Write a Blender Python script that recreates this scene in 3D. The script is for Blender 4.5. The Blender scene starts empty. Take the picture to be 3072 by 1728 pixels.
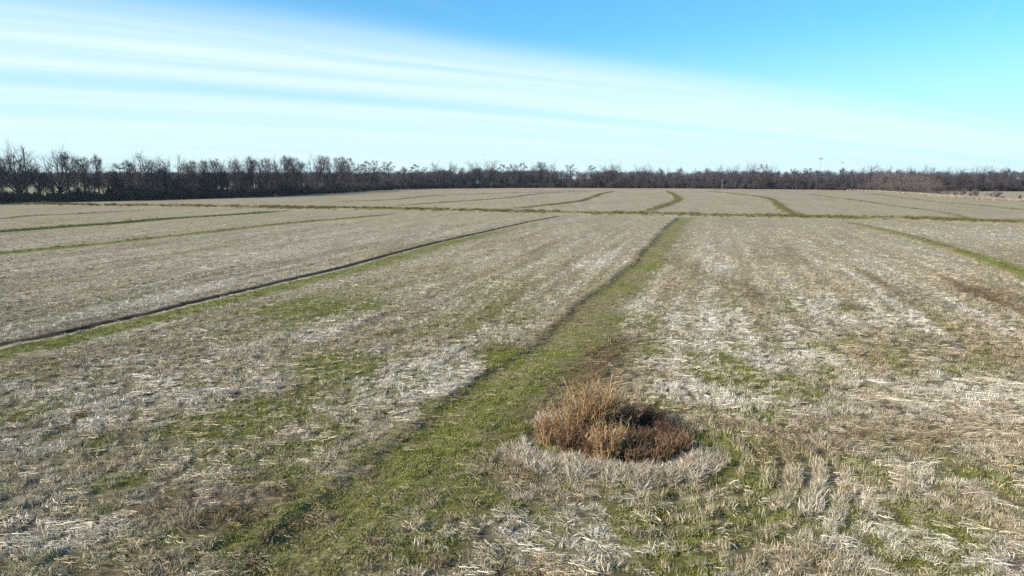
import bpy, math, random
import numpy as np
from mathutils import Vector
from mathutils.geometry import delaunay_2d_cdt

sc = bpy.context.scene
COL = sc.collection
R = math.radians

# ------------------------------------------------------------------ camera
CAM_H, PITCH, FPX, CX, CY = 10.0, R(9.4), 2048.0, 1536.0, 864.0
cam = bpy.data.cameras.new('camera')
cam.sensor_width, cam.lens, cam.clip_end = 36.0, 24.0, 20000.0
camo = bpy.data.objects.new('camera', cam); COL.objects.link(camo)
camo.location = (0, 0, CAM_H); camo.rotation_euler = (math.pi/2 - PITCH, 0, 0)
sc.camera = camo

# ------------------------------------------------------------------ light
SUN_AZ, SUN_EL = R(-118), R(29)
EXPOSURE = 0.78
sc.view_settings.view_transform = 'Standard'; sc.view_settings.look = 'None'
sc.view_settings.gamma = 1.0; sc.view_settings.exposure = EXPOSURE
sc.view_settings.use_curve_mapping = False
sc.cycles.use_denoising = False

def nodes_of(tree):
    N, L = tree.nodes, tree.links
    def new(kind, **kw):
        n = N.new(kind)
        for k, v in kw.items(): setattr(n, k, v)
        return n
    def put(sock, v):
        if hasattr(v, 'is_output') or isinstance(v, bpy.types.NodeSocket): L.new(v, sock)
        else: sock.default_value = v
    def math_(op, a, b=0.0, c=0.0, clamp=False):
        n = new('ShaderNodeMath', operation=op, use_clamp=clamp)
        put(n.inputs[0], a); put(n.inputs[1], b)
        if op in ('MULTIPLY_ADD', 'SMOOTH_MIN', 'COMPARE', 'WRAP'): put(n.inputs[2], c)
        return n.outputs[0]
    def mix(f, a, b, blend='MIX'):
        n = new('ShaderNodeMix', data_type='RGBA', blend_type=blend)
        put(n.inputs[0], f); put(n.inputs[6], a); put(n.inputs[7], b)
        return n.outputs[2]
    def ramp(v, a, b, lo=0.0, hi=1.0, smooth=True):
        n = new('ShaderNodeMapRange', interpolation_type='SMOOTHSTEP' if smooth else 'LINEAR')
        put(n.inputs[0], v); n.inputs[1].default_value = a; n.inputs[2].default_value = b
        n.inputs[3].default_value = lo; n.inputs[4].default_value = hi
        return n.outputs[0]
    def noise(vec, scale, detail=3.0, rough=0.55, dist=0.0):
        n = new('ShaderNodeTexNoise'); put(n.inputs['Vector'], vec)
        n.inputs['Scale'].default_value = scale; n.inputs['Detail'].default_value = detail
        n.inputs['Roughness'].default_value = rough; n.inputs['Distortion'].default_value = dist
        return n.outputs[0]
    def mapping(vec, scale=(1, 1, 1), rot=0.0, loc=(0, 0, 0)):
        n = new('ShaderNodeMapping'); put(n.inputs[0], vec)
        n.inputs['Scale'].default_value = scale; n.inputs['Rotation'].default_value = (0, 0, rot)
        n.inputs['Location'].default_value = loc
        return n.outputs[0]
    return new, put, math_, mix, ramp, noise, mapping, L

def build_world():
    w = bpy.data.worlds.new('World'); sc.world = w; w.use_nodes = True
    t = w.node_tree; t.nodes.clear()
    new, put, math_, mix, ramp, noise, mapping, L = nodes_of(t)
    sky = new('ShaderNodeTexSky', sky_type='NISHITA', sun_disc=False)
    sky.sun_elevation, sky.sun_rotation = SUN_EL, SUN_AZ
    sky.air_density, sky.dust_density, sky.ozone_density = 0.75, 0.15, 2.0
    tc = new('ShaderNodeTexCoord'); lift = new('ShaderNodeVectorMath', operation='ADD'); L.new(tc.outputs['Generated'], lift.inputs[0]); lift.inputs[1].default_value = (0, 0, 0.13)
    L.new(lift.outputs[0], sky.inputs[0])
    hsv = new('ShaderNodeHueSaturation'); L.new(sky.outputs[0], hsv.inputs['Color'])
    hsv.inputs['Saturation'].default_value = 1.22; hsv.inputs['Value'].default_value = 1.75
    hsv.inputs['Hue'].default_value = 0.477
    # high thin cirrus: parallel streaks on a flat layer, running away to azimuth 62 degrees
    sep = new('ShaderNodeSeparateXYZ'); L.new(tc.outputs['Generated'], sep.inputs[0])
    z = math_('ADD', math_('MAXIMUM', sep.outputs[2], 0.0), 0.06)
    x = math_('DIVIDE', sep.outputs[0], z); y = math_('DIVIDE', sep.outputs[1], z)
    s, c = math.sin(R(62)), math.cos(R(62))
    across = math_('SUBTRACT', math_('MULTIPLY', x, c), math_('MULTIPLY', y, s))
    along = math_('ADD', math_('MULTIPLY', x, s), math_('MULTIPLY', y, c))
    comb = new('ShaderNodeCombineXYZ'); L.new(across, comb.inputs[0]); L.new(along, comb.inputs[1])
    wob = noise(mapping(comb.outputs[0], (0.25, 0.10, 1)), 1.0, 3.0)
    aw = math_('ADD', across, math_('MULTIPLY', math_('SUBTRACT', wob, 0.5), 1.1))
    sheet = ramp(aw, -4.35, -3.25, 1.0, 0.0)
    comb2 = new('ShaderNodeCombineXYZ'); L.new(aw, comb2.inputs[0]); L.new(along, comb2.inputs[1])
    streak = noise(mapping(comb2.outputs[0], (1.5, 0.10, 1), 0, (3.1, 0, 0)), 1.0, 4.0, 0.55)
    fine = noise(mapping(comb2.outputs[0], (7.5, 0.5, 1), 0, (0, 5.0, 0)), 1.0, 6.0, 0.65, 0.6)
    body = math_('ADD', ramp(streak, 0.34, 0.64, 0.60, 1.0), math_('MULTIPLY', math_('SUBTRACT', fine, 0.5), 0.40))
    # thin clear lane within the sheet
    lane = ramp(math_('ABSOLUTE', math_('ADD', aw, 5.95)), 0.05, 0.42, 0.45, 1.0)
    lane2 = ramp(math_('ABSOLUTE', math_('ADD', aw, 7.4)), 0.2, 0.7, 0.70, 1.0)
    m1 = math_('MULTIPLY', math_('MULTIPLY', sheet, body), math_('MULTIPLY', lane, lane2))
    s2, c2 = math.sin(R(30)), math.cos(R(30))
    a2 = math_('SUBTRACT', math_('MULTIPLY', x, c2), math_('MULTIPLY', y, s2))
    l2 = math_('ADD', math_('MULTIPLY', x, s2), math_('MULTIPLY', y, c2))
    cb = new('ShaderNodeCombineXYZ'); L.new(a2, cb.inputs[0]); L.new(l2, cb.inputs[1])
    wisp = ramp(noise(mapping(cb.outputs[0], (3.6, 0.26, 1), 0, (1.7, 5.2, 0)), 1.0, 5.0, 0.6), 0.55, 0.85, 0.0, 0.14)
    low = ramp(sep.outputs[2], 0.0, 0.20, 0.9, 0.0)
    mask = math_('MAXIMUM', m1, wisp, clamp=True)
    colr = mix(low, hsv.outputs[0], (4.1, 5.75, 6.2, 1))
    colr = mix(mask, colr, (4.7, 6.0, 6.2, 1))
    bg = new('ShaderNodeBackground'); L.new(colr, bg.inputs[0]); bg.inputs[1].default_value = 0.099
    out = new('ShaderNodeOutputWorld'); L.new(bg.outputs[0], out.inputs[0])
build_world()

sun = bpy.data.lights.new('sun', 'SUN'); sun.energy = 5.0; sun.angle = R(0.53); sun.color = (1.0, 0.905, 0.79)
suno = bpy.data.objects.new('sun', sun); COL.objects.link(suno)
sd = Vector((math.sin(SUN_AZ)*math.cos(SUN_EL), math.cos(SUN_AZ)*math.cos(SUN_EL), math.sin(SUN_EL)))
suno.rotation_euler = sd.to_track_quat('Z', 'Y').to_euler(); suno.location = (0, 0, 60)

# ------------------------------------------------------------------ helpers
rng = np.random.default_rng(11)
random.seed(5)

def ray(px, py):
    a, b = (px-CX)/FPX, -(py-CY)/FPX
    return np.array([a, math.cos(PITCH)+b*math.sin(PITCH), -math.sin(PITCH)+b*math.cos(PITCH)])
def G(px, py):                       # photo pixel -> point of the flat ground
    d = ray(px, py); t = -CAM_H/d[2]
    return np.array([d[0]*t, d[1]*t])
def at_depth(px, py, y):             # photo pixel -> point at world distance y
    d = ray(px, py); t = y/d[1]
    return np.array([d[0]*t, y, CAM_H + d[2]*t])

def _hash(ix, iy, seed):
    h = (ix*374761393 + iy*668265263 + seed*974634721) & 0xFFFFFFFF
    h = ((h ^ (h >> 13))*1274126177) & 0xFFFFFFFF
    return ((h ^ (h >> 16)) & 0xFFFF)/65535.0
def vnoise(x, y, seed=0):
    ix, iy = np.floor(x).astype(np.int64), np.floor(y).astype(np.int64)
    fx, fy = x-ix, y-iy
    fx, fy = fx*fx*(3-2*fx), fy*fy*(3-2*fy)
    a, b = _hash(ix, iy, seed), _hash(ix+1, iy, seed)
    c, d = _hash(ix, iy+1, seed), _hash(ix+1, iy+1, seed)
    return (a*(1-fx)+b*fx)*(1-fy) + (c*(1-fx)+d*fx)*fy
def fbm(x, y, seed=0, oct=4):
    s, a, t = 0, 1.0, 0
    for o in range(oct):
        s = s + a*vnoise(x*2**o, y*2**o, seed+o*17); t += a; a *= 0.55
    return s/t
def sstep(a, b, x):
    t = np.clip((x-a)/(b-a), 0, 1)
    return t*t*(3-2*t)

def link(o, parent=None):
    COL.objects.link(o)
    if parent is not None: o.parent = parent
    return o
def tag(o, label=None, cat=None, group=None, kind=None):
    if label: o['label'] = label
    if cat: o['category'] = cat
    if group: o['group'] = group
    if kind: o['kind'] = kind
    return o
def mesh_of(name, v, f, mat, smooth=False):
    me = bpy.data.meshes.new(name)
    me.from_pydata([tuple(map(float, p)) for p in v], [], [tuple(map(int, q)) for q in f])
    if smooth: me.polygons.foreach_set('use_smooth', np.ones(len(me.polygons), dtype=bool))
    me.materials.append(mat); me.update()
    return me
class MB:                            # collects geometry of ONE mesh
    def __init__(s): s.v, s.f = [], []
    def tube(s, pts, rad, k=6, cap=True):
        pts = [np.asarray(p, float) for p in pts]; base = len(s.v); n = len(pts)
        for i in range(n):
            d = pts[min(i+1, n-1)] - pts[max(i-1, 0)]; d = d/(np.linalg.norm(d)+1e-9)
            u = np.cross(d, [0, 0, 1.0] if abs(d[2]) < 0.9 else [1.0, 0, 0]); u /= np.linalg.norm(u); w = np.cross(d, u)
            for j in range(k):
                a = 2*math.pi*j/k
                s.v.append(pts[i] + rad[i]*(math.cos(a)*u + math.sin(a)*w))
        for i in range(n-1):
            for j in range(k):
                a, b = base+i*k+j, base+i*k+(j+1) % k
                s.f.append((a, b, b+k, a+k))
        if cap and k > 3: s.f.append(tuple(base+(n-1)*k+j for j in range(k)))
    def ribbon(s, pts, wid, side):
        base = len(s.v)
        for p, w in zip(pts, wid):
            s.v.append(p - side*w); s.v.append(p + side*w)
        for i in range(len(pts)-1):
            a = base+2*i; s.f.append((a, a+1, a+3, a+2))
    def tri(s, a, b, c):
        n = len(s.v); s.v += [a, b, c]; s.f.append((n, n+1, n+2))
    def box(s, lo, hi):
        n = len(s.v)
        for z in (lo[2], hi[2]):
            for x, y in ((lo[0], lo[1]), (hi[0], lo[1]), (hi[0], hi[1]), (lo[0], hi[1])): s.v.append((x, y, z))
        s.f += [(n+3, n+2, n+1, n), (n+4, n+5, n+6, n+7)] + [(n+i, n+(i+1) % 4, n+4+(i+1) % 4, n+4+i) for i in range(4)]
    def mesh(s, name, mat, smooth=False): return mesh_of(name, s.v, s.f, mat, smooth)
    def obj(s, name, mat, parent=None, smooth=False):
        return link(bpy.data.objects.new(name, s.mesh(name, mat, smooth)), parent)
def empty(name, loc=(0, 0, 0)):
    o = bpy.data.objects.new(name, None); o.location = loc; o.empty_display_size = 0.3
    return link(o)

# ------------------------------------------------------------------ materials
TAN, PALE = (0.48, 0.388, 0.248, 1), (0.62, 0.558, 0.465, 1)
BROWN, GREEN, SOIL = (0.20, 0.140, 0.074, 1), (0.192, 0.205, 0.034, 1), (0.048, 0.033, 0.019, 1)

def residue(tree_tools, sep, base=TAN):
    new, put, math_, mix, ramp, noise, mapping, L = tree_tools
    c = mix(sep.outputs[1], base, PALE)
    c = mix(sep.outputs[2], c, BROWN)
    return mix(sep.outputs[0], c, GREEN)

def ground_material():
    m = bpy.data.materials.new('stubble_ground'); m.use_nodes = True
    t = m.node_tree; t.nodes.clear(); T = nodes_of(t)
    new, put, math_, mix, ramp, noise, mapping, L = T
    at = new('ShaderNodeAttribute', attribute_name='mask'); sep = new('ShaderNodeSeparateColor'); L.new(at.outputs['Color'], sep.inputs[0])
    wet_shade = new('ShaderNodeAttribute', attribute_name='wet_shade').outputs['Fac']
    pos = new('ShaderNodeNewGeometry').outputs['Position']
    s1 = noise(mapping(pos, (1.7, 9.0, 1), R(45)), 1.0, 5.0, 0.65, 0.4)
    s2 = noise(mapping(pos, (2.0, 8.0, 1), R(10)), 1.3, 5.0, 0.65, 0.6)
    strand = math_('MAXIMUM', s1, s2)
    med = noise(mapping(pos, (1, 1, 1), R(-16)), 0.45, 5.0, 0.6)
    rows = noise(mapping(pos, (0.75, 0.02, 1), R(16)), 1.0, 3.0, 0.5)
    c = residue(T, sep)
    c = mix(ramp(strand, 0.64, 0.48, 0.0, 0.66), c, SOIL)
    c = mix(ramp(strand, 0.60, 0.72, 0.0, 0.3), c, PALE)
    v = math_('MULTIPLY', ramp(med, 0.25, 0.75, 0.80, 1.18, False), ramp(rows, 0.3, 0.7, 0.88, 1.10, False))
    hv = new('ShaderNodeHueSaturation'); L.new(c, hv.inputs['Color']); L.new(v, hv.inputs['Value'])
    c = mix(new('ShaderNodeAttribute', attribute_name='bare').outputs['Fac'], hv.outputs[0], SOIL)
    c = mix(wet_shade, c, (0.060, 0.043, 0.028, 1))  # wet earth tone that also paints the shade of banks and berm flanks
    b = new('ShaderNodeBump'); b.inputs['Strength'].default_value = 0.9; b.inputs['Distance'].default_value = 0.09
    L.new(math_('ADD', strand, math_('MULTIPLY', med, 1.2)), b.inputs['Height'])
    p = new('ShaderNodeBsdfPrincipled'); L.new(c, p.inputs['Base Color']); p.inputs['Roughness'].default_value = 0.95
    p.inputs['Specular IOR Level'].default_value = 0.15; L.new(b.outputs[0], p.inputs['Normal'])
    o = new('ShaderNodeOutputMaterial'); L.new(p.outputs[0], o.inputs[0])
    return m

def blade_material(name, base=None, translucency=0.12, attr=True, lo=0.32, hi=1.65):
    """grass or straw: colour from the scatter's masks, varied blade by blade"""
    m = bpy.data.materials.new(name); m.use_nodes = True
    t = m.node_tree; t.nodes.clear(); T = nodes_of(t)
    new, put, math_, mix, ramp, noise, mapping, L = T
    if attr:
        at = new('ShaderNodeAttribute', attribute_type='INSTANCER', attribute_name='mask')
        sep = new('ShaderNodeSeparateColor'); L.new(at.outputs['Color'], sep.inputs[0])
        c = residue(T, sep, base or TAN)
    else:
        c = base
    isl = new('ShaderNodeNewGeometry').outputs['Random Per Island']
    val = ramp(isl, 0.0, 1.0, lo, hi, False)
    if attr:
        val = math_('MULTIPLY', val, ramp(new('ShaderNodeObjectInfo').outputs['Random'], 0, 1, 0.78, 1.22, False))
    hv = new('ShaderNodeHueSaturation'); put(hv.inputs['Color'], c); L.new(val, hv.inputs['Value'])
    hue = math_('FRACT', math_('MULTIPLY', isl, 7.31))
    L.new(ramp(hue, 0, 1, 0.487, 0.513, False), hv.inputs['Hue'])
    L.new(ramp(hue, 0, 1, 1.15, 0.75, False), hv.inputs['Saturation'])
    d = new('ShaderNodeBsdfDiffuse'); L.new(hv.outputs[0], d.inputs[0])
    tr = new('ShaderNodeBsdfTranslucent'); L.new(hv.outputs[0], tr.inputs[0])
    mx = new('ShaderNodeMixShader'); mx.inputs[0].default_value = translucency
    L.new(d.outputs[0], mx.inputs[1]); L.new(tr.outputs[0], mx.inputs[2])
    o = new('ShaderNodeOutputMaterial'); L.new(mx.outputs[0], o.inputs[0])
    return m

def plain(name, col, col2=None, scale=3.0, rough=0.9, metal=0.0):
    m = bpy.data.materials.new(name); m.use_nodes = True
    t = m.node_tree; t.nodes.clear()
    new, put, math_, mix, ramp, noise, mapping, L = nodes_of(t)
    tc = new('ShaderNodeTexCoord').outputs['Object']
    n = noise(tc, scale, 4.0)
    c = mix(ramp(n, 0.35, 0.65), tuple(col)+(1,), tuple(col2 or [k*0.6 for k in col])+(1,))
    p = new('ShaderNodeBsdfPrincipled'); L.new(c, p.inputs['Base Color'])
    p.inputs['Roughness'].default_value = rough; p.inputs['Metallic'].default_value = metal
    p.inputs['Specular IOR Level'].default_value = 0.2
    o = new('ShaderNodeOutputMaterial'); L.new(p.outputs[0], o.inputs[0])
    return m

M_GROUND = ground_material()
M_STRAW = blade_material('straw', (0.41, 0.328, 0.208, 1))
M_WEED = blade_material('bank_weed', (0.30, 0.24, 0.14, 1), 0.1, True, 0.25, 1.15)
M_REED = blade_material('dead_reed', (0.40, 0.262, 0.130, 1), 0.22, False, 0.25, 1.6)
M_REED_RED = blade_material('russet_reed', (0.22, 0.135, 0.075, 1), 0.22, False, 0.2, 1.8)
M_REED_DARK = blade_material('dark_reed', (0.13, 0.080, 0.050, 1), 0.2, False, 0.3, 1.7)  # dark brown reeds; shade of the thicket's right half is in the colour too
M_REED_PALE = blade_material('bleached_reed', (0.50, 0.41, 0.29, 1), 0.3, False, 0.5, 1.3)
M_BARK = plain('bark', (0.050, 0.043, 0.039), (0.028, 0.024, 0.023), 2.0)
M_BARK_PALE = plain('grey_bark', (0.11, 0.098, 0.096), (0.07, 0.06, 0.06), 2.0)
M_TWIG = blade_material('twig', (0.080, 0.066, 0.066, 1), 0.0, False, 0.6, 1.5)
M_TWIG_RED = blade_material('reddish_twig', (0.088, 0.078, 0.090, 1), 0.0, False, 0.5, 1.5)
M_TWIG_TAN = blade_material('tan_twig', (0.145, 0.112, 0.102, 1), 0.0, False, 0.5, 1.4)
M_RUSSET = blade_material('russet_leaf', (0.135, 0.075, 0.052, 1), 0.2, False, 0.5, 1.5)
M_CEDAR = blade_material('evergreen_leaf', (0.026, 0.036, 0.018, 1), 0.05, False, 0.5, 1.6)
M_FARGREEN = plain('winter_wheat', (0.17, 0.20, 0.085), (0.22, 0.20, 0.12), 0.02)

# ------------------------------------------------------------------ levees (traced as lines on the ground)
PROFILES = {
    'ditch': [(-1.1, 0), (-.8, .02), (-.38, .02), (-.28, -.06), (-.15, -.13), (.05, -.14), (.35, -.11), (.65, -.05), (1.2, .02), (2.2, .10), (3.4, .06), (4.6, 0)],
    'wide':  [(-2.5, 0), (-2.05, .04), (-1.7, .05), (-1.5, -.04), (-1.25, -.12), (-.8, -.13), (-.3, -.08), (.3, -.02), (1.0, .08), (1.7, .05), (2.5, 0)],
    'berm':  [(-1.9, 0), (-1.3, .06), (-.7, .30), (-.2, .42), (.2, .36), (.55, .05), (.85, -.16), (1.25, -.15), (1.8, -.02), (2.6, 0)],
    'cross': [(-3.9, 0), (-3.2, .12), (-2.2, .45), (-1.2, .25), (-.4, -.35), (.5, -.38), (1.2, .1), (2.0, .38), (3.0, .15), (3.9, 0)],
    'swell': [(-2.1, 0), (-1.6, .10), (-1.1, .26), (-.5, .34), (0, .30), (.6, .18), (1.2, .08), (2.0, 0)],
}
# kind, green 0..1, dark 0..1, label, pixels; dark adds brown and, on berms, painted shade
LEVEES = [
 ('ditch', 1.0, 1.0, 'grassy levee with a narrow dark ditch cut along its side', [(-260,1096),(0,1036),(119,1014),(254,984),(358,960),(477,934),(596,903),(696,881),(815,852),(934,824),(1024,803),(1123,776),(1231,747),(1322,725),(1421,703),(1521,680),(1616,660),(1680,648)]),
 ('wide', 1.0, .6, 'wide bright green grassy strip running past the brown weed thicket', [(560,2050),(740,1868),(882,1728),(1031,1550),(1192,1431),(1323,1312),(1472,1192),(1630,1073),(1705,1013),(1765,954),(1807,906),(1896,835),(1955,775),(1996,716),(2036,668),(2056,652)]),
 ('berm', .85, .6, 'green levee bending down from the crossing weedy bank', [(3300,905),(3072,822),(3002,797),(2922,770),(2843,746),(2763,721),(2668,697),(2604,683),(2540,666)]),
 ('cross', .55, .5, 'weedy dark green bank crossing the whole field', [(-420,606),(0,611),(119,613),(318,617),(556,619),(755,622),(1024,626),(1223,629),(1421,633),(1620,637),(1819,641),(2048,645),(2286,649),(2525,654),(2763,658),(3072,668),(3500,682)]),
 ('berm', .9, .12, 'thin green levee line between two brown field strips', [(-300,718),(0,696),(159,684),(338,671),(517,656),(676,646),(835,634),(880,630)]),
 ('berm', 1.0, .12, 'mossy levee curving up to meet the weedy bank', [(-300,790),(0,759),(159,744),(298,731),(437,715),(596,699),(795,677),(954,661),(1024,656),(1143,645),(1190,639)]),
 ('berm', .35, .45, 'short dark furrow near the shaded tree row', [(-200,672),(0,656),(99,647),(219,642),(358,635),(440,630)]),
 ('berm', .25, .4, 'faint dark levee line in the far strip nearest the tree row', [(1000,607),(1064,604),(1183,599),(1294,588),(1421,583),(1620,576),(1779,572)]),
 ('berm', .35, .4, 'faint levee line with a small green patch in the far strip', [(1150,621),(1262,612),(1382,604),(1521,594),(1580,586),(1660,578),(1800,574)]),
 ('berm', .6, .5, 'dark levee with a green bend beyond the weedy bank', [(1510,627),(1620,618),(1720,606),(1751,600),(1803,582),(1843,574)]),
 ('swell', 1.0, .3, 'bright green S-shaped levee beyond the weedy bank', [(1940,634),(1998,616),(2027,604),(2034,597),(2024,586),(2012,579),(1998,573)]),
 ('swell', .7, .8, 'dark green curved levee with clumpy weeds beyond the bank', [(2388,643),(2350,628),(2326,608),(2300,595),(2247,587),(2167,579),(2127,575)]),
 ('berm', .3, 1.0, 'straight dark furrow ending in weeds at the bank', [(2900,655),(2863,645),(2803,635),(2684,619),(2525,596),(2425,583)]),
 ('berm', .3, 1.0, 'straight dark furrow running toward the brown copse', [(3300,645),(3072,631),(2962,620),(2803,606),(2692,592),(2616,582)]),
]
def resample(pts, step_of):
    P = [np.asarray(p, float) for p in pts]
    P = [2*P[0]-P[1]] + P + [2*P[-1]-P[-2]]
    out = []
    for i in range(1, len(P)-2):
        for t in np.linspace(0, 1, 12, endpoint=False):
            a, b, c, d = P[i-1], P[i], P[i+1], P[i+2]
            out.append(.5*((2*b) + (-a+c)*t + (2*a-5*b+4*c-d)*t*t + (-a+3*b-3*c+d)*t**3))
    out.append(P[-2]); out = np.array(out)
    keep = [out[0]]
    for p in out[1:]:
        if np.linalg.norm(p-keep[-1]) >= step_of(p): keep.append(p)
    return np.array(keep)
LV = []
for kind, gr, dk, label, pix in LEVEES:
    line = resample([G(*p) for p in pix], lambda p: min(max(0.012*np.hypot(*p), .45), 3.5))
    tang = np.gradient(line, axis=0); tang /= np.linalg.norm(tang, axis=1)[:, None]
    nor = np.stack([tang[:, 1], -tang[:, 0]], 1)          # right-hand side of travel
    if kind == 'wide':
        line = line + nor*(0.28*(fbm(np.arange(len(line))*.16, np.zeros(len(line)), 51)-.5))[:, None]*2
    hz = {'thin green levee line between': .18, 'mossy levee curving up to meet': .18, 'short dark furrow near the shad': .35, 'faint dark levee line in the fa': .4, 'faint levee line with a small g': .4, 'dark levee with a green bend be': .6}.get(label[:31].rstrip(), .75 if kind == 'berm' else 1.0)
    LV.append(dict(kind=kind, hz=hz, green=gr, dark=dk, label=label, line=line, nor=nor, prof=np.array(PROFILES[kind])*[1, hz]))

def levee_info(P):
    """for points P: index of the levee they lie on (-1: none), signed offset, profile height"""
    n = len(P); idx = np.full(n, -1); fade = np.ones(n); off = np.zeros(n); z = np.zeros(n); best = np.full(n, 1e9)
    for k, l in enumerate(LV):
        A, B = l['line'][:-1], l['line'][1:]
        lo, hi = l['prof'][0, 0], l['prof'][-1, 0]
        mn, mx = l['line'].min(0)-5, l['line'].max(0)+5
        sel = np.where((P[:, 0] > mn[0]) & (P[:, 0] < mx[0]) & (P[:, 1] > mn[1]) & (P[:, 1] < mx[1]))[0]
        for q in np.array_split(sel, max(1, len(sel)//20000+1)):
            if not len(q): continue
            D = B-A; L2 = (D**2).sum(1)
            W = P[q][:, None, :]-A[None]
            t = np.clip((W*D[None]).sum(2)/L2[None], 0, 1)
            d2 = ((W-t[..., None]*D[None])**2).sum(2); j = d2.argmin(1); r = np.arange(len(q))
            w = W[r, j]; cr = (w[:, 0]*D[j, 1]-w[:, 1]*D[j, 0]); d = np.sqrt(d2[r, j]); s = np.sign(cr)*d
            endcap = ((j == 0) & (t[r, j] <= 0)) | ((j == len(A)-1) & (t[r, j] >= 1))
            ok = (s > lo) & (s < hi) & ~endcap & (d < best[q])
            qq = q[ok]; idx[qq] = k; off[qq] = s[ok]; best[qq] = d[ok]
            z[qq] = np.interp(s[ok], l['prof'][:, 0], l['prof'][:, 1])
            fade[qq] = np.clip(np.minimum(j[ok], len(A)-1-j[ok])/7.0, 0, 1) if l['kind'] in ('berm', 'swell') else 1
            z[qq] *= np.clip(fade[qq]*2, .05, 1)
    return idx, off, z, fade

BUSH = G(1838, 1345)
# patches seen in the photograph: centre pixel, half sizes in pixels, strength
def patch(px, py, rx, ry, s):
    c = G(px, py); e = G(px+rx, py); n = G(px, py-ry); f = G(px, py+ry)
    return c, abs(e[0]-c[0]), (n[1]-f[1])/2, s
GREENS = [patch(*a) for a in [(880,925,170,38,.7),(1010,1105,150,55,.8),(740,1265,190,70,.95),(620,1345,130,30,.6),(880,1345,110,32,.9),(880,1420,60,30,.5),
  (560,1620,200,50,.45),(350,1440,100,40,.4),(120,1225,130,35,.55),(60,1690,80,40,.6),(1960,1045,60,32,.6),(2180,1110,130,60,.6),(2560,938,50,22,.6),(2700,1330,110,40,.3),
  (2590,1410,90,60,.65),(2870,1395,100,70,.7),(2960,1440,110,50,.6),(2740,1540,120,60,.6),(2130,1330,90,45,.95),(1650,1352,60,28,.95),(1520,1350,90,30,.8),(1560,1290,50,25,.6),
  (2200,1400,140,70,.55),(2250,1560,220,80,.5),(1385,1480,110,60,.75),(2040,1700,120,45,.6),(2760,1690,120,45,.7),(1250,1640,90,40,.6),(1000,1290,60,20,.6),(1500,1080,80,35,.8),(1090,930,130,30,.4),(2480,1120,60,25,.4),(2370,1150,50,30,.4),(2900,1120,90,40,.3),(1870,960,110,40,.5)]]
BROWNS = [patch(*a) for a in [(245,1252,38,14,1.5),(195,1290,25,11,1.2),(1190,1000,32,10,1.5),(870,1480,90,45,.7),(780,1440,110,40,.5),(700,1560,160,60,.6),(1270,1690,90,40,.5),(2570,925,40,16,.9),(2290,1000,50,40,.5),
  (2200,860,60,120,.45),(1700,1130,150,60,.35),(1800,1080,140,50,.3),(1500,1060,90,30,.7),(1560,1120,120,60,.55),(1330,1330,70,40,.4),(1180,1370,60,20,.3),(2340,1370,80,50,.4),(2950,880,120,40,.3),(960,1620,120,50,.6),(1900,1040,100,30,.4)]]
PALES = [patch(*a) for a in [(2150,1000,330,130,.55),(2300,1200,300,60,.5),(1300,1150,260,80,.45),(1750,1600,260,110,.7),(2100,1180,150,50,.7),(2900,1650,200,100,.5),(320,1590,130,60,.6),(120,1620,150,80,.5),
  (2700,1150,260,90,.3),(1240,1620,110,60,.6),(1130,1200,120,60,.4),(2400,1500,160,50,.4),(2600,1620,200,60,.3),(2400,940,400,50,.35),(1200,700,300,25,.2),(2900,700,250,30,.35),(300,1230,200,60,.15)]]

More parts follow.
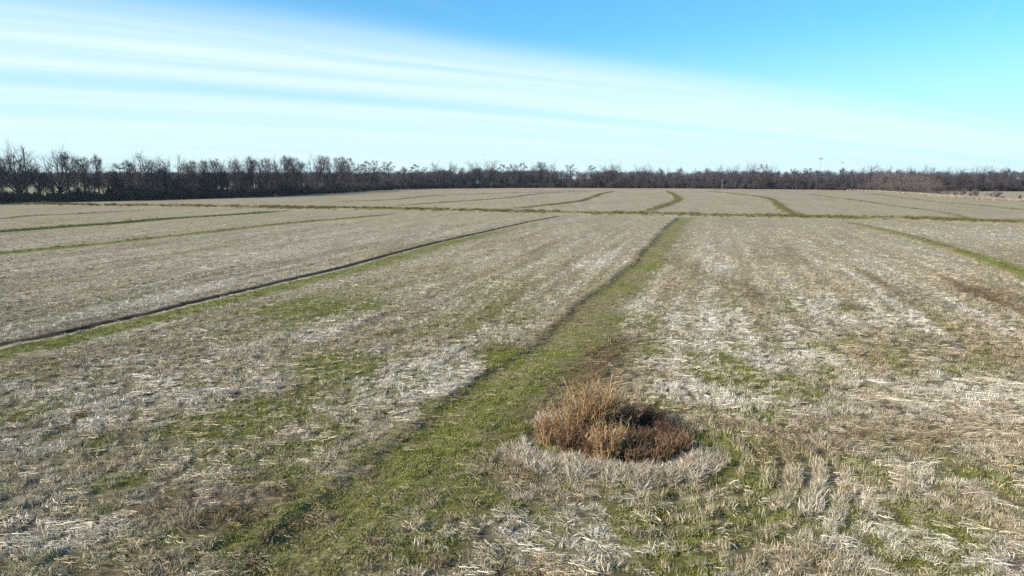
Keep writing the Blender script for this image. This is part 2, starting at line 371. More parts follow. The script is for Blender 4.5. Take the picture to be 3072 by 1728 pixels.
def masks(P):
    x, y = P[:, 0], P[:, 1]
    d = np.hypot(x, y)
    c, s = math.cos(R(16)), math.sin(R(16)); u = x*c - y*s; v = x*s + y*c
    fr = sstep(26, 60, y)
    def two(f, o, seed): return fbm(x*f+o, y*f, seed)*(1-fr) + fbm(u*f*1.5+o, v*f*.16, seed+1)*fr
    g = sstep(.48, .68, two(.28, 9, 3))*.46 + sstep(.45, .64, two(1.1, 0, 8))*.40
    p = sstep(.40, .70, two(.16, 40, 21))*.36 + sstep(.47, .68, two(.75, 3, 33))*.34
    b = sstep(.48, .70, two(.2, 70, 41))*.42 + sstep(.54, .72, two(1.3, 0, 44))*.32
    # combine passes parallel to the levees
    w = np.sin(u*2*math.pi/6.3+2.0*fbm(x*.02, y*.02, 5))*.5+.5
    band = sstep(28, 50, y)*(1-sstep(170, 200, y))
    w2 = np.sin(u*2*math.pi/2.35+1.5*fbm(x*.03, y*.03, 6))*.5+.5
    amp = sstep(.25, .6, fbm(u*.10, y*.012, 91))
    p = p + ((w-.5)*.34+(w2-.5)*.42)*band*amp; b = b + ((.5-w)*.26+(.5-w2)*.34)*band*amp
    for lst, arr in ((GREENS, 'g'), (BROWNS, 'b'), (PALES, 'p')):
        tot = np.zeros(len(x))
        wob = fbm(x*.8, y*.8, 61)*.9+fbm(x*2.4, y*2.4, 62)*.5
        for cc, rx, ry, st in lst:
            q = np.sqrt(((x-cc[0])/rx)**2+((y-cc[1])/ry)**2)
            tot = np.maximum(tot, st*sstep(1.25, .45, q*(.45+wob*.8)))
        if arr == 'g': g = g + tot; p = p*(1-.75*np.clip(tot, 0, 1))
        elif arr == 'b': b = b + tot; p = p*(1-.6*np.clip(tot, 0, 1))
        else: p = p + tot*(.45+.8*fbm(x*.6, y*.6, 66)); b = b*(1-.5*tot)
    far = sstep(60, 190, d)
    g = g*(1-.85*sstep(40, 95, d)); p = p*(1-.8*far); b = b*(1-.6*far)
    # the far fields beyond the bank: even tan stubble
    left = sstep(-10, -60, x)*sstep(60, 120, y); b = b+left*.22*fbm(x*.03, y*.06, 95)
    idx, off, z, fade = levee_info(P)
    wet_shade = np.zeros(len(x))
    n1 = fbm(x*.55, y*.55, 71); n2 = fbm(x*2.1, y*2.1, 73)
    for k, l in enumerate(LV):
        q = idx == k
        if not q.any(): continue
        o = off[q]; e = (n2[q]-.5)*.9
        if l['kind'] == 'ditch':
            taper = 1-.8*sstep(105, 150, y[q])
            gg = sstep(.7, 1.2, o+e)*sstep(4.7, 3.0, o+e*2.4); ws = sstep(-.5, -.35, o+e*.15)*sstep(.05, -.1, o+e*.15)*(1-.4*sstep(100, 140, y[q]))  # ditch bank: wet earth, with the bank's shade put into the colour
            sand = sstep(-.05, .08, o)*sstep(.6, .4, o)*sstep(-14, -22, x[q])
            p[q] = np.maximum(p[q]*(1-gg), sand*.55); b[q] = np.maximum(b[q]*(1-gg), .6*sstep(-1.2, -.6, o)*sstep(.9, .3, o)*(1-sand))
            g[q] = np.maximum(g[q]*.5, gg*taper*(.85+.6*(n1[q]-.35)))
        elif l['kind'] == 'wide':
            gg = sstep(-1.75, -1.15, o+e)*sstep(2.6, 1.2, o+e*2.2)
            dry = np.clip(sstep(.46, .62, fbm(x[q]*.22+5, y[q]*.22, 77))+.7*sstep(.5, .66, fbm(x[q]*1.1, y[q]*1.1, 76)), 0, 1)
            near = sstep(24, 15, y[q])                       # towards the near end the strip turns olive brown
            ws = sstep(-1.8, -1.6, o+e*.5)*sstep(-1.3, -1.5, o+e*.5)*.5*sstep(.4, .6, fbm(x[q]*.3, y[q]*.3, 78))
            p[q] *= 1-gg; b[q] = np.maximum(b[q]*(1-gg), gg*(.06+.65*dry+.4*near)+.5*sstep(-2.3, -1.8, o)*sstep(-1.0, -1.4, o))
            g[q] = np.maximum(g[q]*(1-gg), gg*(.98-.62*dry-.38*near)+.2*(n2[q]-.5))
        elif l['kind'] == 'cross':
            gg = sstep(-3.9, -2.6, o+e)*sstep(3.9, 2.6, o+e)*(.45+.9*sstep(.42, .6, fbm(x[q]*.09, y[q]*.09, 79)))*.7
            ws = sstep(-1.0, -.4, o)*sstep(1.2, .5, o)*.75
            p[q] *= .3; b[q] = np.maximum(b[q], .45*gg); g[q] = np.maximum(g[q], gg)
        else:
            lo, hi = l['prof'][0, 0], l['prof'][-1, 0]
            gg = fade[q]*sstep(lo*.9, lo*.4, o+e)*sstep(hi*1.0, hi*.6, o+e)*l['green']*(.75+.6*sstep(.35, .6, fbm(x[q]*.06, y[q]*.06, 81)))
            ws = sstep(.15, .4, o+e*.2)*sstep(1.3, 1.0, o+e*.2)*l['dark']*fade[q]*.8 if l['kind'] == 'berm' else wet_shade[q]  # shade of the berm's steep flank, put into the colour
            p[q] *= .45; b[q] = np.maximum(b[q], .5*sstep(lo, lo*.5, o)*sstep(hi, hi*.4, o)*l['dark']); g[q] = np.maximum(g[q], gg)
        wet_shade[q] = np.maximum(wet_shade[q], ws)
    sh = LV[1]['line']; sx = np.interp(y, sh[:, 1], sh[:, 0]); ds = x-sx
    shoulder = sstep(1.0, 2.2, ds)*sstep(6.5, 3.0, ds+1.6*(n1-.5))*sstep(20, 26, y)*sstep(52, 36, y)
    b = b+.55*shoulder*(.5+n2); g = g+.30*shoulder*(n1 > .45); p = p*(1-.8*shoulder)
    # trampled green and brown beside the wide strip and round the thicket
    rb = np.hypot(x-BUSH[0], y-BUSH[1])
    ring = sstep(2.2, 2.6, rb)*sstep(8.5, 5.0, rb)*(x > BUSH[0]-1.0)
    g = g + ring*(.18+.25*(np.sin(rb*2*math.pi/.95+fbm(x*.4, y*.4, 7)*3) > .1)); p = p*(1-.6*ring)
    g, p, b = [np.clip(a, 0, 1) for a in (g, p, b)]
    wet_shade = np.clip(wet_shade, 0, 1)
    return g, p, b, wet_shade, idx, off, z
def tussock(P): return fbm(P[:, 0]*3.3+31, P[:, 1]*3.3, 19, 3)
def relief(P):
    x, y = P[:, 0], P[:, 1]
    return (tussock(P)-.5)*.20*sstep(85, 45, y) + (fbm(x*.5, y*.5, 13)-.5)*.07 + (fbm(x*2.2, y*2.2, 14, 3)-.5)*.07*sstep(60, 35, y) + (fbm(x*.02, y*.02, 15, 2)-.5)*.25

# ------------------------------------------------------------------ ground: one triangulated sheet, levees are real relief in it
def build_ground():
    pts = []
    zones = [(.20, -34, 37, 9, 36), (.36, -36, 40, 36, 42), (.55, -58, 62, 42, 72), (1.1, -105, 112, 72, 132), (2.2, -215, 215, 132, 262), (7, -460, 480, 262, 640)]
    prev = []
    for st, x0, x1, y0, y1 in zones:
        gx, gy = np.meshgrid(np.arange(x0, x1, st), np.arange(y0, y1, st))
        q = np.stack([gx.ravel(), gy.ravel()], 1).astype(float); q += rng.uniform(-.32, .32, q.shape)*st; pts.append(q)
        prev.append((x0, x1, y0, y1))
    for st, e in ((22, 900), (110, 1650)):
        gx, gy = np.meshgrid(np.arange(-e, e+1, st), np.arange(-e*.4 if e > 1000 else -220, e+1, st))
        q = np.stack([gx.ravel(), gy.ravel()], 1).astype(float)
        m = np.ones(len(q), bool)
        for x0, x1, y0, y1 in prev: m &= ~((q[:, 0] > x0) & (q[:, 0] < x1) & (q[:, 1] > y0) & (q[:, 1] < y1))
        q = q[m] + rng.uniform(-.2, .2, (m.sum(), 2))*st; pts.append(q)
        prev.append((-e, e, -220, e))
    base = np.concatenate(pts)
    idx, off, _, _ = levee_info(base)
    base = base[idx < 0]
    strip = []
    for k, l in enumerate(LV):
        for o in l['prof'][:, 0]:
            strip.append(l['line'] + l['nor']*o)
        strip.append(l['line'] + l['nor']*(l['prof'][0, 0]*.998)); strip.append(l['line'] + l['nor']*(l['prof'][-1, 0]*.998))
    allp = np.concatenate([base]+strip)
    vs, _, fs, *_ = delaunay_2d_cdt([Vector((float(a), float(b))) for a, b in allp], [], [], 0, 1e-4)
    V = np.array([(v.x, v.y) for v in vs]); F = np.array([f for f in fs if len(f) == 3])
    g, p, b, wet_shade, idx, off, z = masks(V)
    Z = z + relief(V)*np.where(np.hypot(V[:, 0], V[:, 1]) < 700, 1, 0)
    # open ground between the tussocks is earth where real straw lies on it
    bare = np.where(idx < 0, (.74-.5*sstep(.38, .62, tussock(V)))*sstep(80, 30, V[:, 1])*sstep(6, 11, V[:, 1])*sstep(.84*V[:, 1]+12, .84*V[:, 1]+8, np.abs(V[:, 0]))*(1-.5*g), 0)
    cen = V[F].mean(1); fi, fo, _, _ = levee_info(cen)
    def piece(name, sel):
        used, inv = np.unique(F[sel], return_inverse=True)
        me = bpy.data.meshes.new(name)
        me.from_pydata(np.column_stack([V[used], Z[used]]).tolist(), [], inv.reshape(-1, 3).tolist())
        me.polygons.foreach_set('use_smooth', np.ones(len(me.polygons), dtype=bool))
        a = me.attributes.new('mask', 'FLOAT_COLOR', 'POINT')
        a.data.foreach_set('color', np.column_stack([g[used], p[used], b[used], np.ones(len(used))]).astype(np.float32).ravel())
        a = me.attributes.new('bare', 'FLOAT', 'POINT'); a.data.foreach_set('value', bare[used].astype(np.float32))
        a = me.attributes.new('wet_shade', 'FLOAT', 'POINT'); a.data.foreach_set('value', wet_shade[used].astype(np.float32))
        me.materials.append(M_GROUND); me.update()
        return link(bpy.data.objects.new(name, me))
    tag(piece('stubble_field', fi < 0), kind='structure')
    for k, l in enumerate(LV):
        if (fi == k).any():
            nm = {'ditch': 'ditch_levee', 'cross': 'weedy_bank', 'wide': 'grass_strip'}.get(l['kind'], 'levee')
            o = tag(piece(nm, fi == k), kind='structure'); o['label'] = l['label']
build_ground()

def ground_z(P):
    _, _, z, _ = levee_info(P)
    return z + relief(P)

# ------------------------------------------------------------------ scatter of straw, stubble and grass (uncountable)
def scatter(name, protos, P, Z, rot, scale, pick, mask=None, label=None):
    """one object that instances the given meshes on its points"""
    me = bpy.data.meshes.new(name)
    me.from_pydata(np.column_stack([P, Z]).tolist(), [], [])
    n = len(P)
    a = me.attributes.new('rot', 'FLOAT_VECTOR', 'POINT'); a.data.foreach_set('vector', np.asarray(rot, np.float32).ravel())
    a = me.attributes.new('scl', 'FLOAT_VECTOR', 'POINT'); a.data.foreach_set('vector', np.asarray(scale, np.float32).ravel())
    a = me.attributes.new('pick', 'INT', 'POINT'); a.data.foreach_set('value', np.asarray(pick, np.int32))
    if mask is not None:
        a = me.attributes.new('mask', 'FLOAT_COLOR', 'POINT'); a.data.foreach_set('color', np.column_stack([mask, np.ones(n)]).astype(np.float32).ravel())
    o = link(bpy.data.objects.new(name, me))
    coll = bpy.data.collections.new(name+'_pieces')
    for i, m in enumerate(protos):
        q = bpy.data.objects.new('%s_%02d' % (name, i), m); coll.objects.link(q)
    t = bpy.data.node_groups.new(name, 'GeometryNodeTree')
    t.interface.new_socket('Geometry', in_out='INPUT', socket_type='NodeSocketGeometry')
    t.interface.new_socket('Geometry', in_out='OUTPUT', socket_type='NodeSocketGeometry')
    N, L = t.nodes, t.links
    gi, go = N.new('NodeGroupInput'), N.new('NodeGroupOutput')
    ci = N.new('GeometryNodeCollectionInfo'); ci.inputs['Collection'].default_value = coll
    ci.inputs['Separate Children'].default_value = True; ci.inputs['Reset Children'].default_value = True
    def attr(nm, ty):
        q = N.new('GeometryNodeInputNamedAttribute'); q.data_type = ty; q.inputs['Name'].default_value = nm
        return q.outputs['Attribute']
    ip = N.new('GeometryNodeInstanceOnPoints'); ip.inputs['Pick Instance'].default_value = True
    e2r = N.new('FunctionNodeEulerToRotation')
    L.new(attr('rot', 'FLOAT_VECTOR'), e2r.inputs[0])
    L.new(gi.outputs[0], ip.inputs['Points']); L.new(ci.outputs[0], ip.inputs['Instance'])
    L.new(attr('pick', 'INT'), ip.inputs['Instance Index']); L.new(e2r.outputs[0], ip.inputs['Rotation'])
    L.new(attr('scl', 'FLOAT_VECTOR'), ip.inputs['Scale']); L.new(ip.outputs[0], go.inputs[0])
    md = o.modifiers.new('scatter', 'NODES'); md.node_group = t
    tag(o, label, kind='stuff')
    return o

def blade(mb, r, p, az, el, L, w, droop, seg=2, curl=0.0):
    """one leaf or stem: leaves p at azimuth az, elevation el, bends by droop"""
    pts = [np.array(p, float)]; q = pts[0].copy(); e = el; a = az
    for i in range(seg):
        d = np.array([math.cos(a)*math.cos(e), math.sin(a)*math.cos(e), math.sin(e)])
        q = q + d*L/seg; pts.append(q.copy()); e -= droop/seg; a += curl/seg
    tw = r.uniform(0, math.pi)
    h = np.array([-math.sin(az), math.cos(az), 0]); up = np.array([-math.cos(az)*math.sin(el), -math.sin(az)*math.sin(el), math.cos(el)])
    side = math.cos(tw)*h + math.sin(tw)*up
    wid = [w*.5*(1-.75*(i/seg)**1.5) for i in range(seg+1)]
    mb.ribbon(pts, wid, side)

def clump(kind, seed, mat):
    r = random.Random(seed); mb = MB()
    U, N_ = r.uniform, r.gauss
    if kind == 'swath':        # fallen straw combed one way
        for i in range(30):
            a = N_(0, .38); rad = math.sqrt(r.random())*.22; th = U(0, 6.28)
            p = (math.cos(th)*rad*1.2-.14, math.sin(th)*rad, U(.0, .05))
            blade(mb, r, p, a, U(.02, .34), U(.12, .33), U(.011, .022), U(.2, .7), 2, N_(0, .15))
    elif kind == 'mess':       # tangled straw
        for i in range(26):
            rad = math.sqrt(r.random())*.19; th = U(0, 6.28)
            blade(mb, r, (math.cos(th)*rad, math.sin(th)*rad, U(0, .04)), U(0, 6.28), U(.0, .6), U(.08, .24), U(.011, .021), U(.2, 1.1), 2, N_(0, .5))
    elif kind == 'stubble':    # cut stems still standing
        for i in range(24):
            rad = math.sqrt(r.random())*.16; th = U(0, 6.28)
            blade(mb, r, (math.cos(th)*rad, math.sin(th)*rad, -.01), N_(0, 1.2), U(.6, 1.5), U(.06, .20), U(.011, .022), U(-.1, .6), 2)
    elif kind == 'tuft':       # standing dead grass
        for i in range(52):
            rad = math.sqrt(r.random())*.14; th = U(0, 6.28)
            blade(mb, r, (math.cos(th)*rad, math.sin(th)*rad, -.01), th+N_(0, .6), U(.75, 1.5), U(.25, .56), U(.013, .024), U(.2, 1.4), 3)
    elif kind == 'green':
        for i in range(40):
            rad = math.sqrt(r.random())*.20; th = U(0, 6.28)
            blade(mb, r, (math.cos(th)*rad, math.sin(th)*rad, -.01), U(0, 6.28), U(.35, 1.4), U(.04, .11), U(.012, .024), U(.2, 1.2), 2)
    elif kind == 'weeds':      # taller weeds on the banks
        for i in range(64):
            rad = math.sqrt(r.random())*.35; th = U(0, 6.28)
            blade(mb, r, (math.cos(th)*rad, math.sin(th)*rad, -.02), th+N_(0, .9), U(.6, 1.5), U(.25, .75), U(.015, .03), U(.3, 1.3), 3)
    return mb.mesh(kind, mat)

KINDS = ['swath']*4 + ['mess']*3 + ['stubble']*3 + ['tuft']*2 + ['green']*3
def build_straw():
    protos = [clump(k, 100+i, M_STRAW) for i, k in enumerate(KINDS)]
    P = []
    for y0, y1, dens in ((9.5, 24, 66), (24, 38, 44), (38, 60, 23), (60, 95, 9.0), (95, 175, 2.0)):
        n = int(dens*(y1-y0)*2*(.86*y1+10)); q = np.column_stack([rng.uniform(-1, 1, n)*(.86*y1+10), rng.uniform(y0, y1, n)])
        q = q[np.abs(q[:, 0]) < .84*q[:, 1]+9.5]
        nd = {24: 44/66, 38: 23/44, 60: 9/23, 95: .22, 175: 0}[y1]          # thin towards the next band
        keep = rng.random(len(q)) < 1-(1-nd)*sstep(y0, y1, q[:, 1]); P.append(q[keep])
    P = np.concatenate(P)
    g, p, b, wet_shade, idx, off, z = masks(P)
    rb = np.hypot(P[:, 0]-BUSH[0], P[:, 1]-BUSH[1])
    kinds_lv = np.array([l['kind'] for l in LV]+['none'])[idx]
    onstrip = (idx >= 0) & (g > .35)
    keep = (wet_shade < .5) & (rb > 1.7) & ~((idx >= 0) & (p > .8) & (kinds_lv == 'ditch'))
    tus = tussock(P)
    arc = (np.sin(rb*2*math.pi/.78+fbm(P[:, 0]*.5, P[:, 1]*.5, 7)*2.2)*.5+.5)
    th = np.arctan2(P[:, 1]-BUSH[1], P[:, 0]-BUSH[0]); sector = sstep(2.3, 2.8, rb)*sstep(9.5, 6.5, rb)*((th > -2.0) & (th < .9))
    tus = tus*(1-.45*sector)+.24*sector + sector*(arc-.55)*.55
    keep &= ~((kinds_lv == 'ditch') & (off > -.55) & (off < .7))
    keep &= (sector < .5) | (arc > .34) | (rng.random(len(P)) < .12)
    keep &= onstrip | (rng.random(len(P)) < .08+.92*sstep(.41, .55, tus+.10*p))
    P, g, p, b, idx, z, onstrip, rb, tus = [a[keep] for a in (P, g, p, b, idx, z, onstrip, rb, tus)]
    n = len(P); u = rng.random(n); v = rng.random(n)
    pg = np.clip(g*1.15, 0, .93)*np.where(onstrip, 1.0, .62)
    upr = sstep(.42, .62, fbm(P[:, 0]*.35, P[:, 1]*.35, 29))                # where stems stand
    ring = (rb < 8.5) & (P[:, 0] > BUSH[0]-.5)
    upr = np.where(ring, np.maximum(upr, .75), upr)
    pick = np.where(u < pg, 12+(v*3).astype(int),
           np.where(rng.random(n) < np.clip(.38+.42*upr+.25*sstep(30, 60, P[:, 1]), 0, .9), np.where(v < .68, 7+(v/.68*3).astype(int), 10+((v-.68)/.32*2).astype(int)),
                    np.where(v < .5, (v/.5*4).astype(int), 4+((v-.5)/.5*3).astype(int))))
    pick = np.where(onstrip & (rng.random(n) < .06), rng.integers(0, 4, n), pick); pick = np.clip(pick, 0, len(KINDS)-1)
    ang = R(-42) + (fbm(P[:, 0]*.11, P[:, 1]*.11, 35)-.5)*1.2 + rng.normal(0, .32, n)
    far = sstep(24, 50, P[:, 1]); ang = ang + far*rng.normal(R(15), 1.0, n)
    tang = np.arctan2(P[:, 1]-BUSH[1], P[:, 0]-BUSH[0]) - math.pi/2 + rng.normal(0, .3, n)
    wgt = sstep(9.0, 5.5, rb)*(P[:, 0] > BUSH[0]-3)
    ang = np.where(rng.random(n) < wgt, tang, ang)
    rot = np.column_stack([rng.normal(0, .07, n), rng.normal(0, .07, n), np.where(pick >= 7, rng.uniform(0, 6.28, n), ang)])
    s = rng.uniform(.6, 1.2, n)*(.7+.5*fbm(P[:, 0]*.5, P[:, 1]*.5, 37))*(.55+.9*np.clip(tus, .2, .9))*(1+.12*sstep(40, 90, P[:, 1]))
    s = np.where(pick >= 12, s*1.0, s); s = np.where((pick == 10) | (pick == 11), s*.5, s)
    s = np.where(onstrip & (pick < 12), s*.55, s)
    zs = s*np.where(ring, 1.45, .95)
    isg = pick >= 12
    mg = np.where(isg, np.clip(.42+.5*g, 0, 1), np.clip(g*.25+rng.normal(0, .05, n), 0, .35))
    mp = np.where(isg, 0, np.clip(p*1.15+rng.normal(.06, .16, n), 0, 1))
    mbn = np.clip(b+rng.normal(0, .10, n), 0, 1)*np.where(isg, .6, 1)
    scatter('straw_residue', protos, P, z+relief(P), rot, np.column_stack([s, s, zs]), pick, np.column_stack([mg, mp, mbn]),
            'pale straw, cut stubble and sparse green grass covering the field')
build_straw()

def build_weeds():
    """clumpy weeds along the crossing bank and the far levees"""
    protos = [clump('weeds', 300+i, M_WEED) for i in range(4)] + [clump('tuft', 320+i, M_WEED) for i in range(2)]
    P, pk, sc_, mk = [], [], [], []
    for k, l in enumerate(LV):
        if l['kind'] in ('wide', 'ditch'): continue
        ln = l['line']; seg = np.linalg.norm(np.diff(ln, axis=0), axis=1); tot = seg.sum()
        dens = {'cross': 24.0, 'swell': 10.0, 'berm': 4.0, 'ditch': 1.5}[l['kind']]*(.5+.5*l['hz'])
        n = int(tot*dens); t = rng.uniform(0, tot, n); cs = np.concatenate([[0], np.cumsum(seg)])
        c = np.column_stack([np.interp(t, cs, ln[:, 0]), np.interp(t, cs, ln[:, 1])])
        nn = np.column_stack([np.interp(t, cs, l['nor'][:, 0]), np.interp(t, cs, l['nor'][:, 1])])
        lo, hi = l['prof'][0, 0], l['prof'][-1, 0]
        o = rng.normal((lo+hi)/2, (hi-lo)*.2, n) if l['kind'] in ('cross', 'swell') else rng.normal(-.2, .5, n)
        q = c+nn*o[:, None]
        f = fbm(q[:, 0]*.12, q[:, 1]*.12, 83)
        ok = (rng.random(n) < sstep(.25, .6, f)) & (np.abs(q[:, 0]) < .9*q[:, 1]+10)
        q, f = q[ok], f[ok]; m = len(q)
        grn = np.clip(rng.normal(.55 if l['green'] > .5 else .05, .25 if l['green'] > .5 else .12, m)+(f-.45)*.8, 0, 1)
        P.append(q); pk.append(np.where(grn > .35, rng.integers(0, 4, m), rng.integers(0, 6, m)))
        sc_.append(rng.uniform(.6, 1.3, m)*({'cross': 1.0, 'swell': .48}.get(l['kind'], .42)))
        mk.append(np.column_stack([grn*.75, rng.uniform(0, .12, m), np.clip(rng.normal(.4 if l['green'] > .8 else .6, .2, m), 0, 1)]))
    P = np.concatenate(P); s = np.concatenate(sc_); n = len(P)
    scatter('bank_weeds', protos, P, ground_z(P), np.column_stack([np.zeros(n), np.zeros(n), rng.uniform(0, 6.28, n)]),
            np.column_stack([s, s, s]), np.concatenate(pk), np.concatenate(mk), 'clumpy green and brown weeds growing along the levees')
build_weeds()

# ------------------------------------------------------------------ the brown thicket and its pale grass fringe
def reed_clump(seed, rad, H, n, mat, name, parent, loc, lean=(0, 0), leaves=4):
    r = random.Random(seed); mb = MB(); U, N_ = r.uniform, r.gauss
    for i in range(int(n*1.7)):
        th = U(0, 6.28); q = math.sqrt(r.random())*rad
        p = np.array([math.cos(th)*q, math.sin(th)*q, -.03]); L = H*(U(.5, 1.05) if r.random() > .06 else U(1.05, 1.3))*(1-.22*(q/rad)**2)
        az = th+N_(0, .7); el = 1.52-abs(N_(0, .09))-.16*(q/rad)
        pts = [p.copy()]; e = el; seg = 4
        for k in range(seg):
            d = np.array([math.cos(az)*math.cos(e)+lean[0]*.10, math.sin(az)*math.cos(e)+lean[1]*.10, math.sin(e)])
            p = p+d*L/seg; pts.append(p.copy()); e -= abs(N_(0, .07))+.01
        a2 = U(0, 3.14); side = np.array([math.cos(a2), math.sin(a2), 0])
        mb.ribbon(pts, [.013, .012, .010, .008, .005], side)
        for k in range(leaves):                                # narrow blades along the stem
            t = U(.10, .98); j = min(int(t*seg), seg-1); fr = t*seg-j
            b = pts[j]*(1-fr)+pts[j+1]*fr
            blade(mb, r, b, U(0, 6.28), U(.7, 1.4), U(.14, .34)*(.6+.4*H), U(.012, .024), U(.5, 2.2), 3, N_(0, .5))
        if r.random() < .5:                                    # seed head
            for k in range(2):
                blade(mb, r, pts[-1]-np.array([0, 0, .06*k]), U(0, 6.28), U(.9, 1.45), U(.08, .18), .018, U(.2, 1.0), 2)
    o = mb.obj(name, mat, parent); o.location = loc
    return o

def build_thicket():
    c = BUSH; z0 = float(ground_z(np.array([c]))[0])
    t = empty('weed_thicket', (c[0], c[1], z0))
    tag(t, 'round thicket of tall dead brown reeds standing alone in the straw', 'thicket')
    spec = [(1800, 1306, .34, 2.25, 230, M_REED, (0, 0)), (1745, 1310, .32, 1.95, 150, M_REED, (-.1, 0)), (1690, 1322, .5, 1.3, 170, M_REED, (-.4, 0)),
            (1650, 1330, .42, .95, 110, M_REED, (-.6, -.1)), (1758, 1352, .45, .95, 120, M_REED_DARK, (-.1, -.2)), (1708, 1345, .42, .9, 100, M_REED_RED, (-.3, -.3)),
            (1820, 1388, .28, 1.5, 220, M_REED, (0, -.1)), (1790, 1372, .40, 1.0, 100, M_REED_RED, (-.1, -.1)), (1872, 1296, .45, 1.3, 120, M_REED_RED, (.1, .1)),
            (1915, 1276, .50, .95, 110, M_REED_DARK, (.2, .1)), (1965, 1288, .48, .80, 110, M_REED_DARK, (.3, 0)), (2012, 1322, .48, .72, 120, M_REED_DARK, (.4, 0)),
            (2022, 1362, .45, .80, 120, M_REED_RED, (.4, -.1)), (1968, 1380, .50, .74, 130, M_REED_RED, (.1, -.2)), (1895, 1384, .42, .85, 120, M_REED_RED, (.1, -.2)),
            (1872, 1362, .40, .9, 110, M_REED_RED, (.1, 0)), (1950, 1335, .45, .55, 80, M_REED_DARK, (.1, 0)), (2050, 1345, .35, .5, 70, M_REED, (.5, 0)), (1910, 1325, .4, .5, 50, M_REED_DARK, (.1, 0))]
    for i, (px, py, rad, H, n, mat, lean) in enumerate(spec):
        g = G(px, py)
        o = reed_clump(400+i, rad, H, n, mat, 'reed_clump', t, (g[0]-c[0], g[1]-c[1], 0), lean)
    mb = MB(); r = random.Random(9)
    for i in range(26):                                        # bleached broken stalks in the hollow
        g = G(r.uniform(1840, 1960), r.uniform(1300, 1375))-c
        blade(mb, r, (g[0], g[1], 0), r.uniform(0, 6.28), r.uniform(.7, 1.4), r.uniform(.4, .95), .022, r.uniform(-.1, .6), 3)
    o = mb.obj('bleached_stalks', M_REED_PALE, t); o['kind'] = 'stuff'
    for px, py, h, dx in ((1852, 1322, 1.0, .16), (2020, 1352, .55, .05)):
        mb = MB(); g = G(px, py)-c
        mb.tube([(0, 0, -.1), (dx*.4, 0, h*.5), (dx, .02, h)], [.028, .026, .02], 6)
        o = mb.obj('stake', M_BARK_PALE, t); o.location = (g[0], g[1], 0)
    # fringe of standing dead grass left uncut in front
    protos = [clump('tuft', 350+i, M_STRAW) for i in range(4)]
    arc = resample([G(*p) for p in [(1555,1352),(1570,1385),(1625,1402),(1700,1408),(1780,1420),(1860,1432),(1940,1440),(2020,1436),(2080,1415),(2110,1380)]], lambda p: .05)
    n = 520; i = rng.integers(0, len(arc), n); P = arc[i]+rng.normal(0, .33, (n, 2))
    P = P[rng.random(n) < sstep(.25, .5, fbm(P[:, 0]*1.6, P[:, 1]*1.6, 88))]
    q = G(1660, 1285); extra = np.column_stack([rng.normal(q[0], .5, 60), rng.normal(q[1]+.5, .35, 60)])
    P = np.concatenate([P, extra]); n = len(P)
    s = rng.uniform(.42, 1.0, n)
    mk = np.column_stack([np.zeros(n), np.clip(rng.normal(.45, .25, n), 0, 1), np.clip(rng.normal(.2, .18, n), 0, 1)])
    scatter('dry_grass_fringe', protos, P, ground_z(P), np.column_stack([rng.normal(0, .12, n), rng.normal(0, .12, n), rng.uniform(0, 6.28, n)]),
            np.column_stack([s, s, s*1.1]), rng.integers(0, 4, n), mk, 'pale standing dead grass curving round the brown thicket')
build_thicket()

